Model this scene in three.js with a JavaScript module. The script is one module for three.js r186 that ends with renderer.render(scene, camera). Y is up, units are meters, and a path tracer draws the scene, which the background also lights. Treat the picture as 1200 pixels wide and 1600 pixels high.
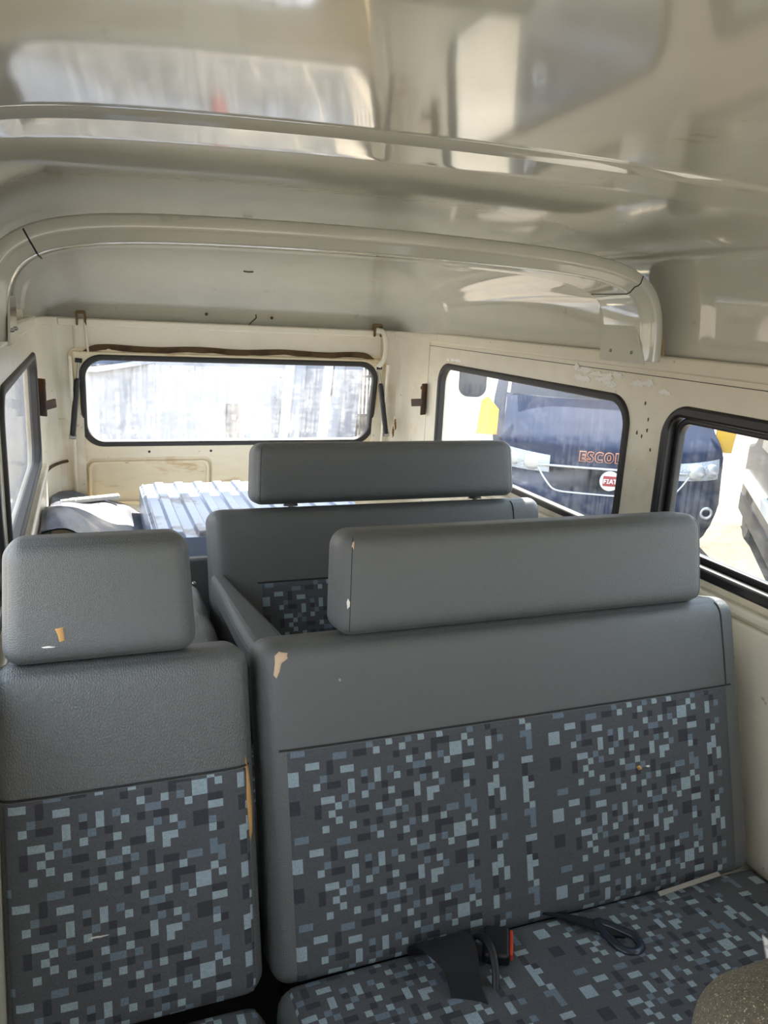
import * as THREE from 'three';
import { mergeGeometries, mergeVertices } from 'three/addons/utils/BufferGeometryUtils.js';
import { RoundedBoxGeometry } from 'three/addons/geometries/RoundedBoxGeometry.js';
import { TextGeometry } from 'three/addons/geometries/TextGeometry.js';
import { FontLoader } from 'three/addons/loaders/FontLoader.js';

// ------------------------------------------------------------------ camera, sky, sun, exposure
const scene = new THREE.Scene();
const F = 1224.44, R = Math.PI / 180;
const camera = new THREE.PerspectiveCamera(2 * Math.atan(800 / F) / R, 0.75, 0.02, 300);
{
  const yaw = 21.0238 * R, pit = 14.2 * R, rol = 2.8695 * R;
  const fwd = new THREE.Vector3(Math.sin(yaw) * Math.cos(pit), -Math.sin(pit), -Math.cos(yaw) * Math.cos(pit));
  const right = new THREE.Vector3(Math.cos(yaw), 0, Math.sin(yaw)), up = right.clone().cross(fwd);
  const r2 = right.clone().multiplyScalar(Math.cos(rol)).addScaledVector(up, Math.sin(rol));
  const u2 = up.clone().multiplyScalar(Math.cos(rol)).addScaledVector(right, -Math.sin(rol));
  camera.position.set(-0.5577, 1.5, 0);
  camera.quaternion.setFromRotationMatrix(new THREE.Matrix4().makeBasis(r2, u2, fwd.clone().negate()));
}
scene.add(camera);
const SUN = new THREE.Vector3(0.30, 0.74, -0.60).normalize();
// hazy bright sky: pale blue overhead, whiter towards the horizon, the same all round
const skyMap = (() => {
  const w = 16, h = 64, d = new Float32Array(w * h * 4);
  for (let j = 0; j < h; j++) { const e = Math.max(0, Math.sin(((j + 0.5) / h - 0.5) * Math.PI)), t = Math.pow(e, 0.6), c = [1.0 - 0.26 * t, 1.0 - 0.13 * t, 1.0 + 0.06 * t]; for (let i = 0; i < w; i++) d.set([...c, 1], (j * w + i) * 4); }
  const t = new THREE.DataTexture(d, w, h, THREE.RGBAFormat, THREE.FloatType); t.mapping = THREE.EquirectangularReflectionMapping; t.magFilter = THREE.LinearFilter; t.colorSpace = THREE.LinearSRGBColorSpace; t.needsUpdate = true; return t;
})();
scene.background = skyMap;
const sun = new THREE.DirectionalLight(0xfff3e0, 7);
sun.position.copy(SUN).multiplyScalar(20);
sun.castShadow = true;
sun.shadow.mapSize.set(4096, 4096);
Object.assign(sun.shadow.camera, { left: -8, right: 8, top: 8, bottom: -8, near: 1, far: 50 });
sun.name = 'sun';
scene.add(sun, sun.target);
const renderer = new THREE.WebGLRenderer({ antialias: true });
renderer.toneMapping = THREE.LinearToneMapping;
renderer.toneMappingExposure = 4.4;
renderer.shadowMap.enabled = true;

// ------------------------------------------------------------------ helpers
function rng(seed) { let a = seed >>> 0; return () => { a = (a + 0x6d2b79f5) | 0; let t = Math.imul(a ^ (a >>> 15), 1 | a); t = (t + Math.imul(t ^ (t >>> 7), 61 | t)) ^ t; return ((t ^ (t >>> 14)) >>> 0) / 4294967296; }; }
const lerp = (a, b, t) => a + (b - a) * t, clamp = (x, a = 0, b = 1) => Math.min(b, Math.max(a, x)), sstep = (a, b, x) => { const t = clamp((x - a) / (b - a)); return t * t * (3 - 2 * t); };
// tileable value noise
function noiseGrid(n, seed) { const r = rng(seed), g = new Float32Array(n * n); for (let i = 0; i < n * n; i++) g[i] = r(); return (u, v) => { u = ((u % 1) + 1) % 1 * n; v = ((v % 1) + 1) % 1 * n; const x = Math.floor(u), y = Math.floor(v), s = sstep(0, 1, u - x), t = sstep(0, 1, v - y), a = (i, j) => g[((j % n) + n) % n * n + ((i % n) + n) % n]; return lerp(lerp(a(x, y), a(x + 1, y), s), lerp(a(x, y + 1), a(x + 1, y + 1), s), t); }; }
function fbm(seed, base, oct) { const ns = []; for (let i = 0; i < oct; i++) ns.push(noiseGrid(base << i, seed + i * 17)); return (u, v) => { let s = 0, w = 0, a = 1; for (const n of ns) { s += a * n(u, v); w += a; a *= 0.55; } return s / w; }; }
function tex(w, h, fn, srgb = true) {
  const d = new Uint8Array(w * h * 4);
  for (let j = 0; j < h; j++) for (let i = 0; i < w; i++) { const c = fn((i + 0.5) / w, (j + 0.5) / h, i, j), o = (j * w + i) * 4; if (typeof c === 'number') { d[o] = d[o + 1] = d[o + 2] = clamp(c) * 255; } else { d[o] = clamp(c[0]) * 255; d[o + 1] = clamp(c[1]) * 255; d[o + 2] = clamp(c[2]) * 255; } d[o + 3] = 255; }
  const t = new THREE.DataTexture(d, w, h, THREE.RGBAFormat); t.wrapS = t.wrapT = THREE.RepeatWrapping; t.magFilter = THREE.LinearFilter; t.minFilter = THREE.LinearMipmapLinearFilter; t.generateMipmaps = true; if (srgb) t.colorSpace = THREE.SRGBColorSpace; t.needsUpdate = true; return t;
}
const rep = (t, sx, sy = sx, ox = 0, oy = 0) => { const c = t.clone(); c.repeat.set(1 / sx, 1 / sy); c.offset.set(ox, oy); c.needsUpdate = true; return c; };
const srgb = (r, g, b) => new THREE.Color().setRGB(r / 255, g / 255, b / 255, THREE.SRGBColorSpace);
const M = (o) => new THREE.MeshPhysicalMaterial({ side: THREE.DoubleSide, ...o });

const taken = {};
function numbered(n) { if (taken[n] === undefined) { taken[n] = 0; return n; } taken[n]++; return n + '_' + String(taken[n]).padStart(3, '0'); }
function fin(m) { m.castShadow = m.receiveShadow = true; return m; }
function part(name, geo, mat, parent, label) { const m = fin(new THREE.Mesh(geo, mat)); m.name = name; if (label) m.userData.label = label; parent.add(m); return m; }
function thing(name, label, category, pos = [0, 0, 0], group) { const g = new THREE.Group(); g.name = numbered(name); g.position.set(...pos); g.userData = { label, category }; if (group) g.userData.group = group; scene.add(g); return g; }
function one(name, geo, mat, label, category, group) { const m = fin(new THREE.Mesh(geo, mat)); m.name = numbered(name); m.userData = { label, category }; if (group) m.userData.group = group; scene.add(m); return m; }
function struct(name, geo, mat, label) { const m = geo ? fin(new THREE.Mesh(geo, mat)) : new THREE.Group(); m.name = name; m.userData = { kind: 'structure', label, category: 'van body' }; scene.add(m); return m; }
const tr = (g, x, y, z) => g.translate(x, y, z);
function box(w, h, d, x = 0, y = 0, z = 0, r = 0.004, seg = 2) { return new RoundedBoxGeometry(w, h, d, seg, Math.min(r, w / 2.01, h / 2.01, d / 2.01)).translate(x, y, z); }
function tube(pts, r, n = 40, rad = 8, closed = false) { return new THREE.TubeGeometry(new THREE.CatmullRomCurve3(pts.map((p) => new THREE.Vector3(...p)), closed, 'catmullrom', 0.3), n, r, rad, closed); }
function rrect(x0, y0, x1, y1, r, T = THREE.Shape) {
  const s = new T(); s.moveTo(x0 + r, y0); s.lineTo(x1 - r, y0); s.absarc(x1 - r, y0 + r, r, -Math.PI / 2, 0); s.lineTo(x1, y1 - r); s.absarc(x1 - r, y1 - r, r, 0, Math.PI / 2); s.lineTo(x0 + r, y1); s.absarc(x0 + r, y1 - r, r, Math.PI / 2, Math.PI); s.lineTo(x0, y0 + r); s.absarc(x0 + r, y0 + r, r, Math.PI, 1.5 * Math.PI); return s;
}
function poly(pts, T = THREE.Shape) { const s = new T(); pts.forEach(([x, y], i) => (i ? s.lineTo(x, y) : s.moveTo(x, y))); s.closePath(); return s; }
function ext(shape, depth, bevel = 0.004, cs = 14) { return new THREE.ExtrudeGeometry(shape, { depth: depth - 2 * bevel, bevelEnabled: bevel > 0, bevelThickness: bevel, bevelSize: bevel, bevelOffset: -bevel, bevelSegments: 3, curveSegments: cs }).translate(0, 0, bevel); }
// boxes mapped in metres by the way each triangle faces
function boxUV(g) {
  g = g.index ? g.toNonIndexed() : g; const p = g.attributes.position, n = g.attributes.normal, uv = new Float32Array(p.count * 2);
  for (let t = 0; t < p.count; t += 3) {
    let nx = 0, ny = 0, nz = 0; for (let k = 0; k < 3; k++) { nx += n.getX(t + k); ny += n.getY(t + k); nz += n.getZ(t + k); }
    nx = Math.abs(nx); ny = Math.abs(ny); nz = Math.abs(nz);
    for (let k = 0; k < 3; k++) { const i = t + k, x = p.getX(i), y = p.getY(i), z = p.getZ(i); const [a, b] = nz >= nx && nz >= ny ? [x, y] : ny >= nx ? [x, z] : [z, y]; uv[i * 2] = a; uv[i * 2 + 1] = b; }
  }
  g.setAttribute('uv', new THREE.BufferAttribute(uv, 2)); return g;
}
// grid surface from fn(u,v)->[x,y,z], uv in metres given by uvfn
function grid(nu, nv, fn, uvfn) {
  const pos = [], uv = [], idx = [];
  for (let j = 0; j <= nv; j++) for (let i = 0; i <= nu; i++) { const u = i / nu, v = j / nv; pos.push(...fn(u, v)); uv.push(...(uvfn ? uvfn(u, v) : [u, v])); }
  for (let j = 0; j < nv; j++) for (let i = 0; i < nu; i++) { const a = j * (nu + 1) + i, b = a + 1, c = a + nu + 1, d = c + 1; idx.push(a, b, d, a, d, c); }
  const g = new THREE.BufferGeometry(); g.setAttribute('position', new THREE.Float32BufferAttribute(pos, 3)); g.setAttribute('uv', new THREE.Float32BufferAttribute(uv, 2)); g.setIndex(idx); g.computeVertexNormals(); return g;
}
// padded cushion: rounded box with a swollen front and back
function softMap(w, h, d, r, crown, taper = 0) {
  const hw = w / 2, hh = h / 2, hd = d / 2;
  return (x, y, z) => {
    const cx = clamp(x, -hw + r, hw - r), cy = clamp(y, -hh + r, hh - r), cz = clamp(z, -hd + r, hd - r);
    let dx = x - cx, dy = y - cy, dz = z - cz; const l = Math.hypot(dx, dy, dz) || 1; dx /= l; dy /= l; dz /= l;
    const c = crown * Math.sqrt(Math.max(0, 1 - (x / hw) ** 4)) * Math.sqrt(Math.max(0, 1 - (y / hh) ** 4)) * (z / hd);
    return { p: [(cx + dx * r) * (1 - taper * y / h), cy + dy * r, cz + dz * r + c], n: [dx, dy, dz] };
  };
}
function softBox(w, h, d, r, crown = 0.01, sx = 40, sy = 28, sz = 12, taper = 0) {
  let g = new THREE.BoxGeometry(w, h, d, sx, sy, sz); g.deleteAttribute('uv'); g.deleteAttribute('normal'); g = mergeVertices(g, 1e-5);
  const map = softMap(w, h, d, r, crown, taper), p = g.attributes.position;
  // finer rows near the edges
  const ease = (v, half) => { const t = v / half; return half * (t * (1.35 - 0.35 * t * t)); };
  for (let i = 0; i < p.count; i++) { const q = map(ease(p.getX(i), w / 2), ease(p.getY(i), h / 2), ease(p.getZ(i), d / 2)).p; p.setXYZ(i, ...q); }
  g.computeVertexNormals(); return boxUV(g);
}
// a sheet that lies on the front of such a cushion between param limits, pushed out by off
function onSoft(map, d, x0, x1, y0, y1, off, nu = 60, nv = 40, ou = 0, ov = 0) {
  return grid(nu, nv, (u, v) => {
    const x = lerp(x0, x1, u), y = lerp(y0, y1, v), { p, n } = map(x, y, d / 2); const e = Math.min(u * nu, (1 - u) * nu, v * nv, (1 - v) * nv) < 0.5 ? -0.004 : off;
    return [p[0] + n[0] * e, p[1] + n[1] * e, p[2] + n[2] * e];
  }, (u, v) => [lerp(x0, x1, u) - x0 + ou, lerp(y0, y1, v) - y0 + ov]);
}
// irregular blob lying on a cushion
function blobOn(map, d, cx, cy, outline, off) {
  const pos = [], idx = [], n = outline.length, put = (x, y, o) => { const q = map(x, y, d / 2); pos.push(q.p[0] + q.n[0] * o, q.p[1] + q.n[1] * o, q.p[2] + q.n[2] * o); };
  put(cx, cy, off); for (const [x, y] of outline) put(cx + x * 0.7, cy + y * 0.7, off); for (const [x, y] of outline) put(cx + x, cy + y, -0.001);
  for (let i = 0; i < n; i++) { const k = (i + 1) % n; idx.push(0, 1 + i, 1 + k, 1 + i, 1 + n + i, 1 + n + k, 1 + i, 1 + n + k, 1 + k); }
  const g = new THREE.BufferGeometry(); g.setAttribute('position', new THREE.Float32BufferAttribute(pos, 3)); g.setIndex(idx); g.computeVertexNormals(); return g;
}
const wob = (seed, rx, ry, n = 14, amt = 0.45) => { const r = rng(seed), o = []; for (let i = 0; i < n; i++) { const a = (i / n) * 2 * Math.PI, k = 1 - amt * r(); o.push([Math.cos(a) * rx * k, Math.sin(a) * ry * k]); } return o; };

// ------------------------------------------------------------------ textures
const nA = fbm(11, 4, 5), nB = fbm(37, 8, 5), nC = fbm(71, 32, 3), nD = fbm(93, 3, 4);
function worley(seed, n) { const r = rng(seed), P = []; for (let i = 0; i < n * n; i++) P.push([r(), r()]); return (u, v) => { const x = u * n, y = v * n, cx = Math.floor(x), cy = Math.floor(y); let a = 9, b = 9; for (let j = -1; j <= 1; j++) for (let i = -1; i <= 1; i++) { const gx = cx + i, gy = cy + j, q = P[((gy % n) + n) % n * n + ((gx % n) + n) % n], d = Math.hypot(gx + q[0] - x, gy + q[1] - y); if (d < a) { b = a; a = d; } else if (d < b) b = d; } return b - a; }; }
const wv = worley(5, 34);
const leatherBump = tex(512, 512, (u, v) => 0.55 * clamp(wv(u + 0.01 * nB(u, v), v) * 2.2) + 0.3 * nC(u, v) + 0.15 * nB(v, u), false);
const grainBump = tex(256, 256, (u, v) => nC(u * 2, v * 2), false);
const peelBump = tex(512, 512, (u, v) => 0.6 * nB(u * 2, v * 2) + 0.4 * nA(u, v), false);

// woven seat cloth: rectangles on a 42 x 12 cell repeat
const CELL = 0.0115, COLS = 42, ROWS = 12;
const cloth = (() => {
  const K = 30, W = COLS * K, H = ROWS * K, tone = new Uint8Array(W * H);
  const put = (list, t) => { for (const [x, y, w = 1, h = 1] of list) { const cx = Math.round(x / 31.5 - w / 2 + 0.05), cy = Math.round((y + 0.105 * x - 640) / 32.5 - h / 2 + 0.05); for (let j = 0; j < h * K; j++) for (let i = 0; i < w * K; i++) { const X = (((cx * K + i) % W) + W) % W, Y = (((cy * K + j) % H) + H) % H; tone[Y * W + X] = t; } } };
  put([[130, 625], [340, 628, 2], [603, 645, 1, 2], [680, 655, 2], [515, 675], [357, 698], [420, 688], [195, 803, 1, 2], [340, 765, 2], [608, 762], [697, 735, 1, 2], [770, 710, 2], [515, 777], [210, 888, 2], [355, 868], [455, 888], [578, 866], [655, 853, 2], [833, 880, 2, 2], [890, 790, 2], [908, 915], [45, 1000, 2, 2], [130, 1005], [565, 938, 2], [455, 955], [988, 655], [1018, 683], [993, 815, 1, 2], [1000, 993], [1190, 640], [1215, 760], [1180, 860, 1, 2], [1210, 930]], 1);
  put([[75, 733, 2], [242, 745, 2], [465, 648, 2], [541, 638], [385, 727], [573, 700], [481, 817], [355, 833], [160, 860], [725, 780], [622, 828, 2], [638, 890], [730, 910], [260, 950], [293, 982], [390, 897], [795, 640, 2], [868, 603, 1, 2], [895, 645, 1, 2], [877, 888], [1042, 712], [1050, 805], [1195, 700, 2], [1220, 735, 1, 2]], 2);
  put([[193, 646], [230, 675], [164, 718], [293, 703], [418, 618], [515, 606], [604, 566], [665, 590], [720, 552], [484, 712], [420, 755], [546, 738], [636, 693], [727, 681], [668, 790], [577, 802], [760, 807], [277, 808, 2], [114, 797, 2], [44, 860, 2, 2], [422, 840, 1, 2], [295, 890, 1, 2], [130, 900], [180, 962, 2], [232, 990], [517, 876], [487, 914], [361, 933], [702, 882], [612, 929], [673, 952], [830, 750, 2, 2], [873, 697], [903, 725], [892, 822, 2], [865, 537], [1012, 556], [987, 590], [1042, 618], [991, 733, 1, 2], [1025, 838], [1027, 900], [1000, 935], [1057, 958], [1180, 560, 2], [1165, 610, 1, 2], [1200, 820, 2], [1175, 905], [1225, 660]], 3);
  const C = [[82, 85, 89], [58, 59, 66], [108, 122, 135], [148, 165, 173]], tw = noiseGrid(64, 4);
  return tex(W, H, (u, v, i, j) => { const c = C[tone[(H - 1 - j) * W + i]], g = (((i + j) % 6) < 3 ? 1.05 : 0.95) * (0.9 + 0.2 * tw(u * 6, v * 2)); return c.map((x) => x / 255 * g); });
})();
const weaveBump = tex(64, 64, (u, v, i, j) => (((i + j) % 8) < 4 ? 0.8 : 0.25) + 0.2 * nC(u, v), false);

// paints with stains (matter with its own outline)
function paintTex(base, stain, amount, seed, specks = 0.5, N = 512) {
  const a = fbm(seed, 3, 6), b = fbm(seed + 5, 14, 4), c = fbm(seed + 9, 60, 2);
  return tex(N, N, (u, v) => {
    const s = amount * sstep(0.56, 0.72, a(u, v) * 0.75 + 0.25 * b(u, v)), k = specks * sstep(0.74, 0.80, b(u * 1, v * 1) * 0.5 + c(u, v) * 0.5), g = 0.975 + 0.05 * b(v, u);
    return [0, 1, 2].map((i) => lerp(lerp(base[i], stain[i], s), stain[i] * 0.6, k) / 255 * g);
  });
}
const roofTex = paintTex([210, 209, 199], [192, 184, 162], 0.35, 201, 0.12);
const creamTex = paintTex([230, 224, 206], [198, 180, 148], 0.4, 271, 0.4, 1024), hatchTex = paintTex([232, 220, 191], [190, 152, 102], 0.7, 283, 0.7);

// dust on glass: streaks that run down, smears and drops
function dustTex(seed, streak, low, high) {
  const s = noiseGrid(160, seed), s2 = noiseGrid(64, seed + 1), b = fbm(seed + 2, 5, 5), c = fbm(seed + 3, 40, 3);
  return tex(1024, 512, (u, v) => { const st = 0.6 * s(u, v * 0.03 + 0.02 * b(u, v)) + 0.4 * s2(u, v * 0.05), d = lerp(b(u, v), st, streak) * 0.7 + 0.3 * c(u, v); const k = lerp(low, high, sstep(0.3, 0.75, d)); return [k, k, k]; }, false);
}
const dustRear = dustTex(301, 0.55, 0.45, 1.0), dustSide = dustTex(331, 0.4, 0.25, 0.85);

// ------------------------------------------------------------------ materials
const mat = {
  roof: M({ map: rep(roofTex, 1.4), roughness: 0.09, clearcoat: 0.7, clearcoatRoughness: 0.05, bumpMap: rep(peelBump, 0.3), bumpScale: 0.00012, specularIntensity: 1 }),
  cream: M({ map: rep(creamTex, 0.9), roughness: 0.32, bumpMap: rep(peelBump, 0.3), bumpScale: 0.0006 }),
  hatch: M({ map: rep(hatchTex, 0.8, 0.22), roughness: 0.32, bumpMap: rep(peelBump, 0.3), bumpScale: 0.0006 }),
  rubber: M({ color: srgb(44, 43, 42), roughness: 0.55, bumpMap: rep(grainBump, 0.05), bumpScale: 0.0003 }),
  black: M({ color: srgb(26, 27, 31), roughness: 0.45 }),
  frame: M({ color: srgb(30, 30, 31), roughness: 0.38, metalness: 0.1 }),
  vinyl: M({ color: srgb(95, 98, 97), roughness: 0.46, bumpMap: rep(leatherBump, 0.11), bumpScale: 0.0007 }),
  vinylWorn: M({ color: srgb(95, 98, 97), roughness: 0.42, bumpMap: rep(leatherBump, 0.13, 0.21), bumpScale: 0.0011 }),
  cloth: M({ map: rep(cloth, CELL * COLS, CELL * ROWS), roughness: 0.92, bumpMap: rep(weaveBump, 0.012), bumpScale: 0.0003, sheen: 0.2, sheenColor: srgb(120, 130, 140), sheenRoughness: 0.6 }),
  thread: M({ color: srgb(40, 41, 42), roughness: 0.8 }),
  foam: M({ color: srgb(196, 152, 96), roughness: 0.95, bumpMap: rep(grainBump, 0.02), bumpScale: 0.001 }),
  foamPale: M({ color: srgb(205, 178, 150), roughness: 0.95 }),
  steel: M({ color: srgb(160, 160, 158), metalness: 0.9, roughness: 0.3 }),
  rust: M({ map: rep(paintTex([84, 70, 62], [120, 72, 44], 0.9, 411, 0.8), 0.2), roughness: 0.7, metalness: 0.3 }),
  rustSpot: M({ map: rep(paintTex([150, 92, 58], [110, 60, 34], 0.9, 421, 0.9), 0.1), roughness: 0.9 }),
  foamSeal: M({ map: rep(paintTex([132, 106, 72], [74, 56, 40], 0.9, 431, 0.9), 0.15), roughness: 0.95, bumpMap: rep(grainBump, 0.05), bumpScale: 0.004 }),
  primer: M({ color: srgb(246, 245, 240), roughness: 0.7 }),
  white: M({ color: srgb(232, 230, 222), roughness: 0.5 }),
  belt: M({ color: srgb(16, 17, 23), roughness: 0.8, bumpMap: rep(weaveBump, 0.02), bumpScale: 0.0006 }),
  red: M({ color: srgb(190, 60, 34), roughness: 0.4 }),
  carpet: M({ map: rep(paintTex([54, 52, 50], [76, 68, 58], 0.7, 441, 0.4), 0.8), roughness: 0.95 }),
  mat: M({ map: rep(paintTex([74, 80, 94], [104, 112, 130], 0.8, 451, 0.2), 0.7), roughness: 0.42, bumpMap: rep(peelBump, 0.12), bumpScale: 0.002 }),
  tray: M({ map: rep(paintTex([158, 172, 196], [104, 96, 98], 0.7, 461, 0.8), 0.4), roughness: 0.36, metalness: 0.35 }),
  glassRear: M({ color: 0xffffff, transmission: 1, thickness: 0, roughness: 0.29, roughnessMap: rep(dustRear, 1.2, 0.5), ior: 1.5 }),
  glassClear: M({ color: 0xffffff, transmission: 1, thickness: 0, roughness: 0.2, roughnessMap: rep(dustSide, 1.1, 0.6), ior: 1.5 }),
  glassSide: M({ color: srgb(214, 221, 226), transmission: 1, thickness: 0, roughness: 0.25, roughnessMap: rep(dustSide, 1.1, 0.6), ior: 1.5 }),
};

// ------------------------------------------------------------------ van shell
const HW = 0.715, RAIL = 1.405, SILL = 0.966, WTOP = 1.322;
const W1 = [-2.785, -1.630], W2 = [-1.492, -0.44], W3 = [-0.3, 0.8];

// floor
const floor = struct('floor', boxUV(box(1.5, 0.04, 4.5, 0, -0.02, -0.9)), mat.carpet, 'dark worn van floor beneath the seats');
// engine deck and its bulkhead
{
  const deck = part('engine_deck', boxUV(box(1.4, 0.04, 1.02, 0, 0.70, -2.66, 0.01)), mat.cream, floor);
  part('bulkhead', boxUV(box(1.4, 0.80, 0.03, 0, 0.41, -2.15, 0.01)), mat.vinyl, floor, 'vinyl panel closing the front of the engine deck');
}

// side walls
function sideShape(sgn) {
  const m = (z) => (sgn > 0 ? -z : z), rr = (z0, z1, y0, y1, r) => rrect(Math.min(m(z0), m(z1)), y0, Math.max(m(z0), m(z1)), y1, r, THREE.Path);
  const s = poly([[m(-2.9), 0], [m(1.3), 0], [m(1.3), RAIL], [m(-2.9), RAIL]]);
  s.holes.push(rr(...W1, SILL, WTOP, 0.075), rr(...W2, SILL, WTOP, 0.06));
  s.holes.push(rr(...W3, 0.95, 1.34, 0.08));
  return s;
}
const wallR = struct('wall_right', ext(sideShape(1), 0.036, 0.006).rotateY(Math.PI / 2).translate(HW, 0, 0), mat.cream, 'cream painted van side wall with two side windows looking at the blue van');
const wallL = struct('wall_left', ext(sideShape(-1), 0.036, 0.006).rotateY(-Math.PI / 2).translate(-HW, 0, 0), mat.cream, 'cream painted van side wall at the left edge');
// front wall with windscreen opening, behind the camera
{
  const s = poly([[-HW, 0], [HW, 0], [HW, 1.44], [-HW, 1.44]]); s.holes.push(rrect(-0.66, 0.92, 0.66, 1.33, 0.08, THREE.Path));
  struct('wall_front', ext(s, 0.036, 0.004).translate(0, 0, 1.3), mat.cream, 'painted van front panel around the windscreen');
}
// rails: lip along the top of each side wall
for (const [sgn, w, ma] of [[1, wallR, mat.cream], [-1, wallL, mat.cream]]) {
  part('roof_rail', boxUV(box(0.02, 0.036, 4.28, sgn * (HW + 0.004), RAIL + 0.012, -0.8, 0.006)), ma, w);
  part('gutter', boxUV(box(0.04, 0.07, 4.3, sgn * (HW + 0.042), RAIL + 0.02, -0.8, 0.006)), ma, w);
  const z0 = -2.9, z1 = 0.2, zl = -0.7;
  part('window_ledge', boxUV(box(0.03, 0.022, z1 - z0, sgn * (HW - 0.006), SILL - 0.034, (z0 + z1) / 2, 0.008)), ma, w);
  part('lower_panel', boxUV(box(0.02, 0.5, zl - z0, sgn * (HW - 0.004), 0.66, (z0 + zl) / 2, 0.008)), ma, w);
}

// D pillars: curved corner from the side wall to the tailgate
function pillar(sgn) {
  const inner = [], outer = [];
  for (let i = 0; i <= 16; i++) { const t = i / 16, a = t * Math.PI / 2; const x = 0.575 + 0.14 * Math.cos(a) ** 0.75, z = -2.9 - 0.245 * Math.sin(a) ** 0.8; inner.push([x, z]); outer.push([x + 0.03 * Math.cos(a) + 0.006, z - 0.03 * Math.sin(a) - 0.006]); }
  const pts = [...inner, ...outer.reverse()].map(([x, z]) => [sgn * x, -z]);
  return ext(poly(pts), 1.43 - 0.6, 0.002).rotateX(-Math.PI / 2).translate(0, 0.6, 0);
}
const wallRear = struct('wall_rear', (() => {
  const s = poly([[-0.6, 1.315], [0.6, 1.315], [0.6, 1.425], [-0.6, 1.425]]);
  return boxUV(mergeGeometries([pillar(1), pillar(-1), ext(s, 0.04, 0.008).translate(0, 0, -3.175)].map((g) => { const k = g.index ? g.toNonIndexed() : g; return k; })));
})(), mat.cream, 'cream painted rear pillars and header around the tailgate');
part('header_lip', boxUV(box(1.3, 0.026, 0.11, 0.0, 1.417, -3.165, 0.006)), mat.cream, wallRear);
for (const sgn of [-1, 1]) {
  const q = []; for (let i = 0; i <= 16; i++) { const a = i / 16 * Math.PI / 2; q.push([0.568 + 0.14 * Math.cos(a) ** 0.75, -2.9 - 0.24 * Math.sin(a) ** 0.8]); }
  part('corner_ledge', boxUV(ext(poly([[0.708, -2.82], ...q, [0.5, -3.14], [0.5, -3.23], [0.79, -3.23], [0.79, -2.82]].map(([x, z]) => [sgn * x, -z])), 0.024, 0.004).rotateX(-Math.PI / 2).translate(0, 1.408, 0)), mat.cream, wallRear);
  part('gap_ridge', (() => { const g = box(0.012, 0.56, 0.018, 0, 0, 0, 0.005); return boxUV(g.rotateX(0.1).translate(sgn * 0.613, 1.02, -3.11)); })(), mat.cream, wallRear);
}
part('foam_seal', (() => { const p = []; for (let i = 0; i <= 24; i++) { const x = lerp(-0.575, 0.575, i / 24); p.push([x, 1.326 + 0.003 * Math.sin(i * 0.9) - 0.03 * Math.max(0, Math.abs(x) - 0.52) / 0.06, -3.13 + 0.004 * Math.sin(i * 2.3)]); } return tube(p, 0.012, 120, 8); })(), mat.foamSeal, wallRear, 'perished brown foam seal above the rear window');

// tailgate
const TILT = 0.178, hatch = struct('door_1', null, null, 'cream tailgate with the wide rear window');
hatch.position.set(0, 1.0, -3.185); hatch.rotation.x = TILT;
{
  const s = poly([[-0.605, -0.32], [0.605, -0.32], [0.605, 0.32], [-0.605, 0.32]]);
  const win = poly([[-0.56, -0.03], [0.56, -0.03], [0.56, 0.31], [-0.56, 0.31]], THREE.Path);
  const wr = rrect(-0.578, -0.040, 0.578, 0.305, 0.075, THREE.Path); s.holes.push(wr);
  s.holes.push(rrect(-0.575, -0.31, -0.095, -0.098, 0.035, THREE.Path), rrect(0.095, -0.31, 0.575, -0.098, 0.035, THREE.Path));
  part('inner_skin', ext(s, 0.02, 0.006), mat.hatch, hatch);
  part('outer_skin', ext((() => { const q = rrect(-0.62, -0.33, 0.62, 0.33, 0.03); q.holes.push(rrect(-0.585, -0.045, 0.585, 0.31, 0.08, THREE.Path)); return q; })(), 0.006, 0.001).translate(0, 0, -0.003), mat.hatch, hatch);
  // stamped bead around each recess
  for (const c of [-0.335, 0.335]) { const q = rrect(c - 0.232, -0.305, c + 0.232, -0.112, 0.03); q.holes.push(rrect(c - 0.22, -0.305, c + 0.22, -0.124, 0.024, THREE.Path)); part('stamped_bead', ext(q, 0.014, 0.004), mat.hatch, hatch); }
  // screw holes
  for (const [x, y] of [[-0.59, -0.085], [-0.34, -0.07], [-0.1, -0.07], [-0.595, -0.2], [0.1, -0.07], [0.34, -0.07]]) part('screw_hole', new THREE.CylinderGeometry(0.005, 0.005, 0.006, 12).rotateX(Math.PI / 2).translate(x, y, 0.019), mat.black, hatch);
}
const win3 = struct('window_3', null, null, 'wide dusty rear window in the tailgate');
win3.position.copy(hatch.position); win3.rotation.copy(hatch.rotation);
{
  const q = rrect(-0.585, -0.047, 0.585, 0.312, 0.08); q.holes.push(rrect(-0.563, -0.025, 0.563, 0.29, 0.066, THREE.Path));
  part('rubber_seal', ext(q, 0.034, 0.008, 20).translate(0, 0, -0.006), mat.rubber, win3);
  part('glass', new THREE.ShapeGeometry(rrect(-0.572, -0.034, 0.572, 0.3, 0.07), 16).translate(0, 0, 0.004), mat.glassRear, win3);
}
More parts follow.
